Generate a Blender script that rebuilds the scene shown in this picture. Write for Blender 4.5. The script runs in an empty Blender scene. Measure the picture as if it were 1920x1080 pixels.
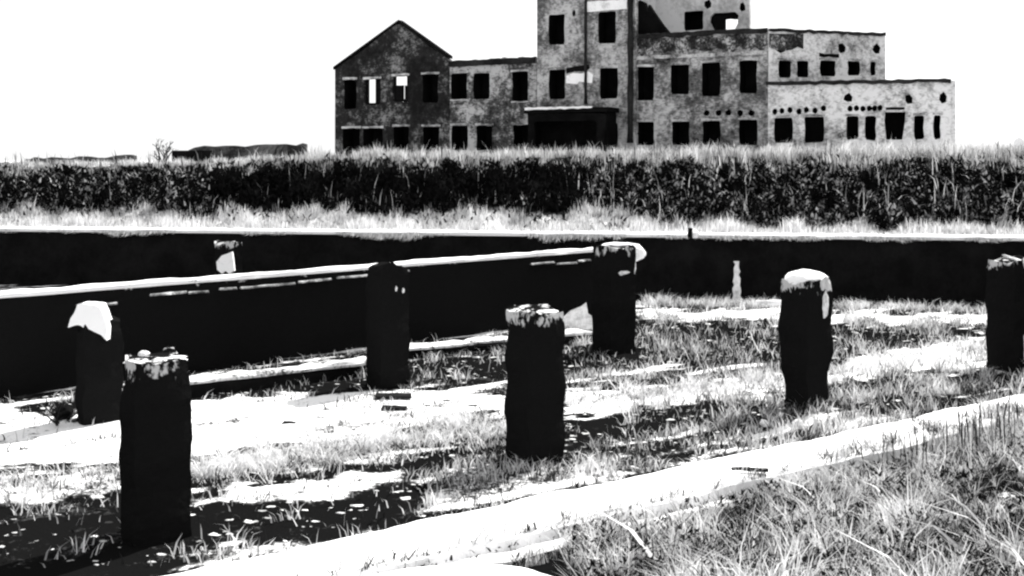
import bpy, bmesh, math, random
import numpy as np
from mathutils import Vector, Matrix, noise
from mathutils.geometry import delaunay_2d_cdt
random.seed(7); rng = np.random.default_rng(7)
R = math.radians
scene = bpy.context.scene
COL = scene.collection

# ------------------------------------------------------------------ camera, sky, sun, exposure
EYE = 4.0; F = 2000.0; HZ = 300.0          # eye height over the basin floor, focal length and horizon row (1920 px wide picture)
cam = bpy.data.cameras.new("camera"); co = bpy.data.objects.new("camera", cam); COL.objects.link(co)
co.location = (0, 0, EYE); co.rotation_euler = (R(90), 0, 0)
cam.sensor_width = 36; cam.lens = 36 * F / 1920; cam.shift_y = -(540 - HZ) / 1920
cam.clip_start = 0.1; cam.clip_end = 5000
scene.camera = co
SUN_EL = R(50); SUN_AZ = math.atan2(0.68, 0.73)
w = bpy.data.worlds.new("World"); scene.world = w; w.use_nodes = True
nt = w.node_tree; bg = nt.nodes["Background"]
sky = nt.nodes.new("ShaderNodeTexSky"); sky.sky_type = 'NISHITA'; sky.sun_disc = False
sky.sun_elevation = SUN_EL; sky.sun_rotation = SUN_AZ; sky.dust_density = 1.5; sky.air_density = 1.0
bw = nt.nodes.new("ShaderNodeRGBToBW")
nt.links.new(sky.outputs[0], bw.inputs[0])
hz = nt.nodes.new("ShaderNodeMath"); hz.operation = 'MAXIMUM'; hz.inputs[1].default_value = 5.0     # a thin even veil of cloud: the sky is nowhere darker
nt.links.new(bw.outputs[0], hz.inputs[0]); nt.links.new(hz.outputs[0], bg.inputs[0])
bg.inputs[1].default_value = 0.12
sl = bpy.data.lights.new("sun", 'SUN'); sl.energy = 5.0; sl.angle = R(0.5); sl.color = (1, 0.99, 0.965)
so = bpy.data.objects.new("sun", sl); COL.objects.link(so); so.location = (30, 40, 60)
sd = Vector((math.sin(SUN_AZ) * math.cos(SUN_EL), math.cos(SUN_AZ) * math.cos(SUN_EL), math.sin(SUN_EL)))
so.rotation_euler = sd.to_track_quat('Z', 'Y').to_euler()
vs = scene.view_settings; vs.view_transform = 'Standard'; vs.look = 'None'; vs.exposure = 0.8; vs.gamma = 1
scene.cycles.filter_width = 2.3

# ------------------------------------------------------------------ helpers
def tag(o, label=None, cat=None, group=None, kind=None):
    if label: o["label"] = label
    if cat: o["category"] = cat
    if group: o["group"] = group
    if kind or label: o["kind"] = kind or "thing"
    return o
def empty(name, loc, rz=0):
    o = bpy.data.objects.new(name, None); o.location = loc; o.rotation_euler = (0, 0, rz); o.empty_display_size = .3
    COL.objects.link(o); return o
def link(name, me, mat, parent=None):
    o = bpy.data.objects.new(name, me); COL.objects.link(o)
    if mat:
        for m in (mat if isinstance(mat, (list, tuple)) else [mat]): me.materials.append(m)
    if parent:
        o.parent = parent
        o.matrix_parent_inverse = wm(parent).inverted()
    return o
def wm(o):
    m = o.matrix_basis.copy()
    return (wm(o.parent) @ o.matrix_parent_inverse @ m) if o.parent else m
def from_bm(name, bm, mat, parent=None, smooth=False):
    me = bpy.data.meshes.new(name)
    bmesh.ops.recalc_face_normals(bm, faces=bm.faces)
    bm.to_mesh(me); bm.free()
    if smooth:
        for p in me.polygons: p.use_smooth = True
    return link(name, me, mat, parent)
def box_bm(x0, x1, y0, y1, z0, z1, bm=None, M=None):
    bm = bm or bmesh.new()
    v = [bm.verts.new(Vector(c) if M is None else M @ Vector(c)) for c in
         [(x0, y0, z0), (x1, y0, z0), (x1, y1, z0), (x0, y1, z0), (x0, y0, z1), (x1, y0, z1), (x1, y1, z1), (x0, y1, z1)]]
    for f in [(0, 3, 2, 1), (4, 5, 6, 7), (0, 1, 5, 4), (1, 2, 6, 5), (2, 3, 7, 6), (3, 0, 4, 7)]:
        bm.faces.new([v[i] for i in f])
    return bm
def roughen(bm, amp, scale, cuts=0, seed=0.0, keep=None):
    if cuts: bmesh.ops.subdivide_edges(bm, edges=bm.edges[:], cuts=cuts, use_grid_fill=True)
    for v in bm.verts:
        n = noise.noise_vector(v.co * scale + Vector((seed, seed * 1.7, -seed)))
        n2 = noise.noise_vector(v.co * scale * 3.1 + Vector((-seed, seed, seed)))
        d = (n + n2 * .45) * amp
        if keep: d = keep(v.co, d)
        v.co += d
    return bm
def at(px, py, Y):               # point seen at a pixel at depth Y
    return Vector(((px - 960) / F * Y, Y, EYE + (HZ - py) / F * Y))
def on(px, py, z=0.0):           # point seen at a pixel lying at height z
    Y = F * (EYE - z) / (py - HZ); return Vector(((px - 960) / F * Y, Y, z))
def fbm(x, y, z=0.0, o=3):
    return noise.fractal(Vector((x, y, z)), 1.0, 2.0, o)

# ------------------------------------------------------------------ materials (all neutral: the place is seen in black and white)
def base_mat(name):
    m = bpy.data.materials.new(name); m.use_nodes = True
    n = m.node_tree.nodes; b = n["Principled BSDF"]; b.inputs["Roughness"].default_value = .9
    b.inputs["Specular IOR Level"].default_value = 0.0 if name.startswith(("ground", "dark", "deep_black", "left", "far", "pillar")) else .1
    return m, m.node_tree, b
def N(t, kind, **kw):
    n = t.nodes.new(kind)
    for k, v in kw.items():
        if isinstance(k, str) and hasattr(n, k): setattr(n, k, v)
    return n
def grey(v): return (v * 1.0, v * 1.0, v * 1.01, 1)
def mottled(name, dark, light, scale=1.0, lo=.42, hi=.62, fine=.35, bump=.4, stretch=(1, 1, 1), mid=None, brick=0):
    """blotches between a dark and a pale tone with ragged edges, worn further by fine grain"""
    m, t, b = base_mat(name)
    tc = N(t, "ShaderNodeTexCoord"); mp = N(t, "ShaderNodeMapping"); mp.inputs["Scale"].default_value = stretch
    t.links.new(tc.outputs["Object"], mp.inputs[0])
    n1 = N(t, "ShaderNodeTexNoise"); n1.inputs["Scale"].default_value = scale; n1.inputs["Detail"].default_value = 7; n1.inputs["Roughness"].default_value = .66
    n2 = N(t, "ShaderNodeTexNoise"); n2.inputs["Scale"].default_value = scale * 9; n2.inputs["Detail"].default_value = 5; n2.inputs["Roughness"].default_value = .7
    t.links.new(mp.outputs[0], n1.inputs[0]); t.links.new(mp.outputs[0], n2.inputs[0])
    mx = N(t, "ShaderNodeMix"); mx.inputs[0].default_value = fine
    t.links.new(n1.outputs[0], mx.inputs[2]); t.links.new(n2.outputs[0], mx.inputs[3])
    src = mx.outputs[0]
    if brick:
        br = N(t, "ShaderNodeTexBrick"); br.inputs["Scale"].default_value = brick
        br.inputs["Color1"].default_value = (1, 1, 1, 1); br.inputs["Color2"].default_value = (.55, .55, .55, 1); br.inputs["Mortar"].default_value = (.8, .8, .8, 1)
        mp2 = N(t, "ShaderNodeMapping"); mp2.inputs["Rotation"].default_value = (R(90), 0, 0)
        t.links.new(tc.outputs["Object"], mp2.inputs[0]); t.links.new(mp2.outputs[0], br.inputs[0])
        m3 = N(t, "ShaderNodeMix"); m3.inputs[0].default_value = .12
        t.links.new(src, m3.inputs[2]); t.links.new(br.outputs[0], m3.inputs[3]); src = m3.outputs[0]
    cr = N(t, "ShaderNodeValToRGB"); e = cr.color_ramp.elements
    e[0].position = lo; e[0].color = grey(dark); e[1].position = hi; e[1].color = grey(light)
    if mid is not None:
        k = cr.color_ramp.elements.new((lo + hi) / 2); k.color = grey(mid)
    t.links.new(src, cr.inputs[0]); t.links.new(cr.outputs[0], b.inputs["Base Color"])
    bp = N(t, "ShaderNodeBump"); bp.inputs["Strength"].default_value = bump; bp.inputs["Distance"].default_value = .04
    t.links.new(src, bp.inputs["Height"]); t.links.new(bp.outputs[0], b.inputs["Normal"])
    return m
M_dark = mottled("dark_concrete", .006, .012, 1.2, bump=.3)  # shade of faces turned from the sun put into a near-black colour
M_black = mottled("deep_black", .004, .009, .8)  # darkness of the unlit interiors put into the colour; also used for dark trim
M_pale = mottled("pale_concrete", .45, .85, 1.3, .36, .5)
M_kerb = mottled("worn_kerb_concrete", .12, .9, 2.2, .3, .42, .5)
M_white = mottled("white_concrete", .6, .9, 1.5, .34, .46)
M_rock = mottled("pale_stone", .35, .8, 5, .38, .55)
M_ledge = mottled("stained_ledge", .04, .5, 4, .4, .6)
M_broken = mottled("broken_concrete", .01, .75, 1.6, .4, .5, .5)
M_wood = mottled("dark_wood", .01, .03, 3, stretch=(1, 8, 8))
M_gable = mottled("blackened_brick", .006, .24, .38, .46, .66, .36, mid=.022, brick=3.5)
M_mid = mottled("stained_brick", .012, .42, .42, .44, .6, .36, mid=.07, brick=3.5)
M_main = mottled("patched_plaster", .012, .46, .4, .41, .6, .34, mid=.12, brick=3.5)
M_wing = mottled("bright_wing_wall", .02, .66, .42, .395, .56, .36, mid=.3, brick=3.5)  # whiter than the main wall, so the wing's brighter light is in the colour
M_back = mottled("white_render", .2, .66, .4, .34, .54, .34)
M_lint = mottled("lintel_stone", .06, .55, 1.1, .4, .58)
M_far = mottled("weathered_dark_wall", .015, .14, .8, .44, .66)
M_roof = mottled("dark_roof", .01, .03, 1.0)

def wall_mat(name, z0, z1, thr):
    """near-black concrete, its shade put into the colour, with pale flaked patches in the band just under its top edge"""
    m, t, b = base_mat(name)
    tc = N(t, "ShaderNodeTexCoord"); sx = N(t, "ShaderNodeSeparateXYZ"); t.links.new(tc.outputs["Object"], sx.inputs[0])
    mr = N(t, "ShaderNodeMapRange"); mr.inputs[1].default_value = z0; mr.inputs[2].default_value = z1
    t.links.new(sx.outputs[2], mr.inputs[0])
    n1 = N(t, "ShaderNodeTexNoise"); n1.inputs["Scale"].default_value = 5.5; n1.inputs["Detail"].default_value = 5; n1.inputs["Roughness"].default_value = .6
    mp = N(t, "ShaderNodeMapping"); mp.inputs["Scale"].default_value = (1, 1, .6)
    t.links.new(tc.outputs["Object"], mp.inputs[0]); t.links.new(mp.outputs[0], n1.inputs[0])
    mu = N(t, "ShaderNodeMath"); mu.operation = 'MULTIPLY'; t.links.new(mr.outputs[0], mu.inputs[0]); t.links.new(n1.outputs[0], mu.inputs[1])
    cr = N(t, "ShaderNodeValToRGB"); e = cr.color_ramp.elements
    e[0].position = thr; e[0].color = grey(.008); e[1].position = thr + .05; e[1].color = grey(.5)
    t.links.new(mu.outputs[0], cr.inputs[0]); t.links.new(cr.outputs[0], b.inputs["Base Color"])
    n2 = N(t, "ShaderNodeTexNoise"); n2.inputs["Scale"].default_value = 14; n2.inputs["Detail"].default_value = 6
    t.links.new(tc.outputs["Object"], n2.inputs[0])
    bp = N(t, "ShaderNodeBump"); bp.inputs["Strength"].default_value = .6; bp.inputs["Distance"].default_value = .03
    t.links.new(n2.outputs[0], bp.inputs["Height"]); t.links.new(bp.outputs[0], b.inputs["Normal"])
    return m

def ground_mat():
    m, t, b = base_mat("ground_soil")
    at_ = N(t, "ShaderNodeAttribute"); at_.attribute_name = "tone"
    tc = N(t, "ShaderNodeTexCoord")
    n1 = N(t, "ShaderNodeTexNoise"); n1.inputs["Scale"].default_value = 3.2; n1.inputs["Detail"].default_value = 8; n1.inputs["Roughness"].default_value = .7
    n2 = N(t, "ShaderNodeTexNoise"); n2.inputs["Scale"].default_value = 17; n2.inputs["Detail"].default_value = 4; n2.inputs["Roughness"].default_value = .7
    for n in (n1, n2): t.links.new(tc.outputs["Object"], n.inputs[0])
    mx = N(t, "ShaderNodeMix"); mx.inputs[0].default_value = .45; t.links.new(n1.outputs[0], mx.inputs[2]); t.links.new(n2.outputs[0], mx.inputs[3])
    s = N(t, "ShaderNodeMath"); s.operation = 'MULTIPLY_ADD'; s.inputs[1].default_value = 2.2; s.inputs[2].default_value = -1.1
    t.links.new(mx.outputs[0], s.inputs[0])
    a = N(t, "ShaderNodeMath"); a.operation = 'ADD'; t.links.new(at_.outputs["Fac"], a.inputs[0]); t.links.new(s.outputs[0], a.inputs[1])
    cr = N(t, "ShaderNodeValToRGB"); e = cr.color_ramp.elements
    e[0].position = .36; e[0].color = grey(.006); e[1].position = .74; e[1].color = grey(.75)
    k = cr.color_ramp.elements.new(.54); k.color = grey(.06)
    t.links.new(a.outputs[0], cr.inputs[0]); t.links.new(cr.outputs[0], b.inputs["Base Color"])
    bp = N(t, "ShaderNodeBump"); bp.inputs["Strength"].default_value = .7; bp.inputs["Distance"].default_value = .05
    t.links.new(mx.outputs[0], bp.inputs["Height"]); t.links.new(bp.outputs[0], b.inputs["Normal"])
    return m
M_ground = ground_mat()
def leaf_mat(name, trans):
    m = bpy.data.materials.new(name); m.use_nodes = True; t = m.node_tree
    for n in list(t.nodes): t.nodes.remove(n)
    o = N(t, "ShaderNodeOutputMaterial"); d = N(t, "ShaderNodeBsdfDiffuse"); tr = N(t, "ShaderNodeBsdfTranslucent"); mx = N(t, "ShaderNodeMixShader")
    a = N(t, "ShaderNodeAttribute"); a.attribute_name = "tone"
    t.links.new(a.outputs["Color"], d.inputs[0]); t.links.new(a.outputs["Color"], tr.inputs[0])
    mx.inputs[0].default_value = trans; t.links.new(d.outputs[0], mx.inputs[1]); t.links.new(tr.outputs[0], mx.inputs[2]); t.links.new(mx.outputs[0], o.inputs[0])
    return m
M_blade = leaf_mat("dry_grass", .4)
M_leaf = leaf_mat("dark_leaf", .15)

# ------------------------------------------------------------------ plan of the place
U = Vector((.834, .551)); V = Vector((-.551, .834))     # along and across the pillar rows
WA = Vector((-16.5, 34.4)); WB = Vector((14.5, 30.3))   # face of the far retaining wall
WD = (WB - WA).normalized(); WN = Vector((-WD.y, WD.x)) # WN points away from the camera
WALL_Z = 1.8
KZ = .3
K0 = Vector((-3.18, 9.49)); KW = .88                    # inner edge line of the kerb and its width
KD = K0.dot(V)                                          # distance of that line from the camera

def smooth(a, b, x):
    t = min(1, max(0, (x - a) / (b - a))); return t * t * (3 - 2 * t)
def plateau(x):
    return 3.72 + .33 * smooth(-16, -6, x) + .1 * smooth(8, 16, x)
def height(x, y):
    p = Vector((x, y)); wd = (p - WA).dot(WN)
    n = fbm(x * .5, y * .5) * .5 + fbm(x * 2, y * 2, 4) * .2
    if wd > .3:
        top = plateau(x)
        if wd < 2: z = WALL_Z - .06
        else:
            z = WALL_Z - .06 + (top - WALL_Z + .06) * (.25 * smooth(2, 3.6, wd) + .75 * smooth(3.2, 7.5, wd))
        return z + n * (.02 + .25 * smooth(2, 5, wd)) * (1 - smooth(60, 120, wd))
    e = (KD - KW) - p.dot(V)
    z = n * .09
    if e > 0: z += .04 + .262 * min(e, 8.9) + n * .12
    return z

def inpoly(x, y, poly):
    c = False; j = len(poly) - 1
    for i in range(len(poly)):
        xi, yi = poly[i]; xj, yj = poly[j]
        if (yi > y) != (yj > y) and x < (xj - xi) * (y - yi) / (yj - yi) + xi: c = not c
        j = i
    return c
# bare pale floor, thin grass and dark soil of the basin floor, pillar shadows painted into the dark tones: outlines measured on the photograph, laid on the floor plane
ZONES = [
 (.88, [(1150, 578), (1500, 584), (1960, 594), (1960, 607), (1500, 602), (1150, 594)]),  # sunlit strip beyond the far wall's shadow, painted pale
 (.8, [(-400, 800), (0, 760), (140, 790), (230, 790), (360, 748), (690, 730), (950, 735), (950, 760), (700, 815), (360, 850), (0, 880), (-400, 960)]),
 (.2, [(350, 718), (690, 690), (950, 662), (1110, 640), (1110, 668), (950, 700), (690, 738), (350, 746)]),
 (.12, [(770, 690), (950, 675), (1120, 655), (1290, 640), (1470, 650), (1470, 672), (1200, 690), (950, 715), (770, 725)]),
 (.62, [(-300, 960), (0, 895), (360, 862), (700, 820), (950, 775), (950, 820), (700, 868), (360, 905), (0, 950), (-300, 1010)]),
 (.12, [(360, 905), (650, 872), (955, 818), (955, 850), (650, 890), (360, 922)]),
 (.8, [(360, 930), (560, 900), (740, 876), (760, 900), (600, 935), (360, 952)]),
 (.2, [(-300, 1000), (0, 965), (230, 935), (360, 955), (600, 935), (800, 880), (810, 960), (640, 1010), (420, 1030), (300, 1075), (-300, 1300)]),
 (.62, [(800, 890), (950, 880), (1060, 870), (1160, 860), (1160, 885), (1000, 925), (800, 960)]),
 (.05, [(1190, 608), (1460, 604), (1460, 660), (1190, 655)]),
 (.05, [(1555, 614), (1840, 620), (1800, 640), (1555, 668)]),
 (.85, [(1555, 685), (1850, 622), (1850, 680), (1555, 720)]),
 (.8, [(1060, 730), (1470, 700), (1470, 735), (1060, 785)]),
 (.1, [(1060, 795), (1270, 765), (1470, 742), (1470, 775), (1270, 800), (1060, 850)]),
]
def tone(x, y):
    p = Vector((x, y)); wd = (p - WA).dot(WN)
    n = fbm(x * .9, y * .9, 7)
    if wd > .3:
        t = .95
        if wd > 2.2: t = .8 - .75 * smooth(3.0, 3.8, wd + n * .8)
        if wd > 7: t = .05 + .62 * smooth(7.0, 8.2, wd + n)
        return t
    e = (KD - KW) - p.dot(V)
    if e > 0: return .12 + .35 * (fbm(x * 1.3, y * 1.3, 2) > .15)
    if y < 6: return .4
    if wd > -1.75 and x > 0: return .02  # the far wall's shadow on the floor, painted near-black
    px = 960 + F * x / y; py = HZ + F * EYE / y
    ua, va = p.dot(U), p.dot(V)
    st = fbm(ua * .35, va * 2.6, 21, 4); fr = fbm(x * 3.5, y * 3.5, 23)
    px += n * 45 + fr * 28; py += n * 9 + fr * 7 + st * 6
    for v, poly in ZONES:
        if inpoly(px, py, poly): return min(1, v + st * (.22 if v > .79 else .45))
    return .34 + .25 * n + 1.1 * st

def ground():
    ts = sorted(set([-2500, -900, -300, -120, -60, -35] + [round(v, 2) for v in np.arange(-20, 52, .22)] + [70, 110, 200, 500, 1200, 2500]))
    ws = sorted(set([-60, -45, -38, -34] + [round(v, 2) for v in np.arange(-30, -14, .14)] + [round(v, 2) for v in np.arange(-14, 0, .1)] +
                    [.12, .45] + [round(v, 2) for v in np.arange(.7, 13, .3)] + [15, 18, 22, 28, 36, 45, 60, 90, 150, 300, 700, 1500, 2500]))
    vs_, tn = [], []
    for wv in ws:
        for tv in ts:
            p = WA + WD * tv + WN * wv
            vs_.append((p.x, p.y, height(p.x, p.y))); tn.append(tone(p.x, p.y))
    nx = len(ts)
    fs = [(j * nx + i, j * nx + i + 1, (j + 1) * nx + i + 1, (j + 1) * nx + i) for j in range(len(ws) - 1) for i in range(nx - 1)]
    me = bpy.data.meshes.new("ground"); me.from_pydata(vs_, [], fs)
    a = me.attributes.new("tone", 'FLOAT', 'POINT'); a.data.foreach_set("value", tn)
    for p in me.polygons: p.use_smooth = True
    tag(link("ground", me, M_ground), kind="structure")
ground()

# ------------------------------------------------------------------ the ruined factory
ruin = empty("ruined_factory", at(1000, 275, 73))
ruin.location.z = 4.0
tag(ruin, "roofless ruined brick factory with gable, tower and rows of empty windows on the far bank", "building")

class Plane:
    """vertical wall plane between two plan points; px() maps a picture point to (s, z) on it"""
    def __init__(s, a, b): s.a, s.b = Vector(a), Vector(b); s.d = (s.b - s.a).normalized(); s.n = Vector((-s.d.y, s.d.x))
    def px(s, px, py):
        k = (px - 960) / F; Y = (s.a.x * s.n.x + s.a.y * s.n.y) / (k * s.n.x + s.n.y)
        p = Vector((k * Y, Y)); return ((p - s.a).dot(s.d), EYE + (HZ - py) / F * Y)
    def w(s, q, back=0.0):
        p = s.a + s.d * q[0] + s.n * back; return Vector((p.x, p.y, q[1]))
    def off(s, d): return Plane(s.a + s.n * d, s.b + s.n * d)
def slab(P, outer, holes, thick, front=0.0):
    """a wall of real thickness with openings: outer and holes are (s, z) loops"""
    pts, edges = [], []
    for lp in [outer] + holes:
        k = len(pts); pts += [Vector(q) for q in lp]; edges += [(k + i, k + (i + 1) % len(lp)) for i in range(len(lp))]
    v2, e2, f2, *_ = delaunay_2d_cdt(pts, edges, [], 1, 1e-5)
    def in_hole(f):
        c = (v2[f[0]] + v2[f[1]] + v2[f[2]]) / 3
        return any(inpoly(c.x, c.y, h) for h in holes) or not inpoly(c.x, c.y, outer)
    f2 = [f for f in f2 if not in_hole(f)]
    bm = bmesh.new()
    A = [bm.verts.new(P.w(q, front)) for q in v2]; B = [bm.verts.new(P.w(q, front + thick)) for q in v2]
    cnt = {}
    for f in f2:
        bm.faces.new([A[i] for i in f]); bm.faces.new([B[i] for i in reversed(f)])
        for i in range(len(f)):
            k = (f[i], f[(i + 1) % len(f)])
            if (k[1], k[0]) in cnt: del cnt[(k[1], k[0])]
            else: cnt[k] = 1
    for i, j in cnt: bm.faces.new((A[j], A[i], B[i], B[j]))
    return bm
def ragged(loop, step, amp, zmin):
    """break the edges above zmin into short uneven steps"""
    out = []
    for i in range(len(loop)):
        a, b = Vector(loop[i]), Vector(loop[(i + 1) % len(loop)])
        n = max(1, int((b - a).length / step)) if min(a.y, b.y) > zmin else 1
        for k in range(n):
            q = a.lerp(b, k / n)
            if k: q = q + Vector((0, random.uniform(-amp, amp)))
            out.append((q.x, q.y))
    return out
def opening(P, r, chip=.08):
    (s0, z1), (s1, _) = P.px(r[0], r[1]), P.px(r[2], r[1]); z0 = P.px((r[0] + r[2]) / 2, r[3])[1]
    c = chip; j = lambda: random.uniform(-.06, .06)
    lp = [(s0 + c, z0), (s1 - c, z0 + j()), (s1, z0 + c * 2), (s1 + j(), (z0 + z1) / 2), (s1, z1 - c), (s1 - c, z1), ((s0 + s1) / 2, z1 + j() * .4), (s0 + c, z1), (s0, z1 - c), (s0 + j(), (z0 + z1) / 2), (s0, z0 + c * 2)]
    return lp
def blob(P, cx, cy, rx, ry, n=10, jit=.12, rot=0, top=1.0):
    (s, z) = P.px(cx, cy); (s1, _) = P.px(cx + rx, cy); (_, z1) = P.px(cx, cy - ry); a, b = s1 - s, z1 - z
    return [(s + a * math.cos(rot + 2 * math.pi * i / n) * random.uniform(1 - jit, 1 + jit), z + b * math.sin(rot + 2 * math.pi * i / n) * random.uniform(1 - jit, 1 + jit)) for i in range(n)]
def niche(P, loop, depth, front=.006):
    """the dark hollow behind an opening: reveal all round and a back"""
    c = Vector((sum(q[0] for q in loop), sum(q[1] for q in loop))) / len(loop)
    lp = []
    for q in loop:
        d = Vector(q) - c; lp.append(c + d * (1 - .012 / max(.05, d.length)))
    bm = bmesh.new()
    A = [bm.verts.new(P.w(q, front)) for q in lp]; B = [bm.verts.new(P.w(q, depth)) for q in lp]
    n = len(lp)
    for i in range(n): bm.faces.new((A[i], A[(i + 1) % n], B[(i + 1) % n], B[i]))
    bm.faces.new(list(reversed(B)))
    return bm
def strip(P, x0, y0, x1, y1, proud, depth=.1):
    (s0, z1), (s1, _) = P.px(x0, y0), P.px(x1, y0); z0 = P.px((x0 + x1) / 2, y1)[1]
    n = max(2, int((s1 - s0) / .3))
    top = [(s1 - (s1 - s0) * i / n, z1 + random.uniform(-.03, .03)) for i in range(n + 1)]
    bot = [(s0 + (s1 - s0) * i / n, z0 + random.uniform(-.03, .03)) for i in range(n + 1)]
    return slab(P, bot + top, [], depth + proud, -proud)
def windows(P, rects, mat_l=None, depth=1.3, lint=True, sill=False):
    """returns the openings; builds each window as a part with its lintel"""
    loops = []
    for r in rects:
        lp = opening(P, r); loops.append(lp)
        wo = from_bm("window", niche(P, lp, depth), M_black, ruin)
        if lint: from_bm("lintel", strip(P, r[0] - 2, r[1] - 4.2, r[2] + 2, r[1] - .8, .05), mat_l or M_lint, wo)
        if sill: from_bm("sill", strip(P, r[0] - 1, r[3] + .6, r[2] + 1, r[3] + 2.4, .07), M_lint, wo)
    return loops
def holes(P, blobs, depth=.6):
    for lp in blobs: from_bm("wall_hole", niche(P, lp, depth), M_black, ruin)
    return blobs
def px_loop(P, pts): return [P.px(*q) for q in pts]
def zfix(loop, z): return loop

MAIN = Plane(((628 - 960) / F * 80, 80), ((1440 - 960) / F * 65, 65))
GB = 3.0
def poly_with_base(P, x0, x1, top):
    a = P.px(x0, 275)[0]; b = P.px(x1, 275)[0]
    return [(a, GB), (b, GB)] + [P.px(*q) for q in top]
# gable end
lower = [(643, 241, 675, 284), (681, 241, 717, 284), (738, 238, 767, 284), (793, 238, 824, 284)]
upper = [(645, 150, 668, 205), (792, 140, 822, 192)]
hs = windows(MAIN, lower) + windows(MAIN, upper)
see = [(683, 149, 713, 196), (736, 143, 766, 190)]
for k, r in enumerate(see):                      # two openings the sky shows through, partly boarded
    lp = opening(MAIN, r); hs.append(lp)
    wo = from_bm("window", strip(MAIN, r[0] - 2, r[1] - 4.2, r[2] + 2, r[1] - .8, .05), M_lint, ruin)
    if k == 0:
        bds = [(683, 148, 692, 198), (704, 148, 714, 198), (691, 192.5, 705, 198)]
    else:
        bds = [(735, 160, 757, 191), (759, 160, 767, 191), (756.5, 186, 759.5, 191), (735, 142, 743, 161), (763, 142, 767, 161)]
    for b_ in bds: from_bm("board", strip(MAIN.off(.2), *b_, .0, .06), M_black, wo)
from_bm("gable_wall", slab(MAIN, ragged(poly_with_base(MAIN, 628, 843, [(843, 113), (838, 109), (752, 46), (744, 46), (628, 131)]), .5, .06, 8), hs, .4), M_gable, ruin)
# gable roof edges and flank
for x0, y0, x1, y1 in ((626, 131, 748, 43), (748, 43, 842, 110)):
    a, b = MAIN.px(x0, y0), MAIN.px(x1, y1); bm = bmesh.new()
    vv = [bm.verts.new(MAIN.w((q[0], q[1] + dz), bk)) for q in (a, b) for bk in (-.1, .5) for dz in (.02, .22)]
    for f in ((0, 1, 5, 4), (2, 6, 7, 3), (0, 4, 6, 2), (1, 3, 7, 5), (0, 2, 3, 1), (4, 5, 7, 6)): bm.faces.new([vv[i] for i in f])
    from_bm("verge", bm, M_black, ruin)
def flank(P, px, py_top, y0, y1, mat, name="side_wall", dx=0):
    s, z = P.px(px, py_top); s += dx; bm = bmesh.new()
    vv = [bm.verts.new(P.w((s + ds, zz), bk)) for ds in (0, .35) for bk in (y0, y1) for zz in (GB, z)]
    for f in ((0, 1, 3, 2), (4, 6, 7, 5), (0, 4, 5, 1), (2, 3, 7, 6), (1, 5, 7, 3), (0, 2, 6, 4)): bm.faces.new([vv[i] for i in f])
    from_bm(name, bm, mat, ruin)
flank(MAIN, 628, 131, .402, 2.2, M_gable)
def cap(P, x0, x1, py, back, mat=M_roof, y0=.402, name="roof", th=.25):
    (s0, _), (s1, z) = P.px(x0, py), P.px(x1, py); bm = bmesh.new()
    vv = [bm.verts.new(P.w((s, zz), bk)) for s in (s0, s1) for bk in (y0, back) for zz in (z - th, z)]
    for f in ((0, 1, 3, 2), (4, 6, 7, 5), (0, 4, 5, 1), (2, 3, 7, 6), (1, 5, 7, 3), (0, 2, 6, 4)): bm.faces.new([vv[i] for i in f])
    from_bm(name, bm, mat, ruin)
# linking range between gable and tower
lk_l = [(847, 236, 877, 282), (893, 236, 923, 282), (962, 234, 992, 282)]
lk_u = [(846, 138, 876, 186), (888, 138, 918, 186), (960, 135, 990, 190)]
hs = windows(MAIN, lk_l) + windows(MAIN, lk_u, sill=True)
from_bm("linking_wall", slab(MAIN, ragged(poly_with_base(MAIN, 843.4, 1006, [(1006, 108), (983, 109), (980, 106), (972, 107), (970, 111), (950, 110), (947, 107), (941, 108), (938, 113), (843.4, 115)]), .5, .05, 8), hs, .4), M_mid, ruin)
from_bm("cornice", strip(MAIN, 842, 114.5, 1005, 122, .12), M_roof, ruin)
cap(MAIN, 850, 1004, 124, 9)
# tower
TW = MAIN.off(-.35)
tw = [(1029, 28, 1059, 83), (1122, 23, 1155, 81)]
tw2 = [(1030, 131, 1060, 186), (1125, 128, 1158, 185)]
hs = windows(TW, tw, lint=False) + windows(TW, tw2, lint=True) + windows(TW, [(1128, 231, 1158, 276)])
hs += holes(TW, [blob(TW, 1076, 25, 3.5, 6)], .3)
from_bm("tower_wall", slab(TW, ragged(poly_with_base(TW, 1007, 1191, [(1191, -62), (1120, -66), (1007, -60)]), .6, .12, 8), hs, .5), M_main, ruin)
flank(TW, 1007, -60, .502, 8, M_main)
flank(TW, 1186, -60, .502, 8, M_back, dx=-.75)
cap(TW, 1010, 1186, -54, 8, y0=.502)
from_bm("stone_band", strip(TW, 1100, 4, 1176, 20, .06), M_pale, ruin)
from_bm("plaster_patch", slab(TW, px_loop(TW, [(1061, 156), (1082, 158), (1086, 153), (1110, 156), (1112, 140), (1104, 134), (1090, 138), (1074, 137), (1062, 142)]), [], .06, -.03), M_white, ruin)
from_bm("stain_hole", slab(TW, px_loop(TW, [(1062, 138), (1078, 134), (1098, 134), (1106, 128), (1104, 121), (1080, 124), (1062, 128)]), [], .08, -.02), M_black, ruin)
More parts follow.
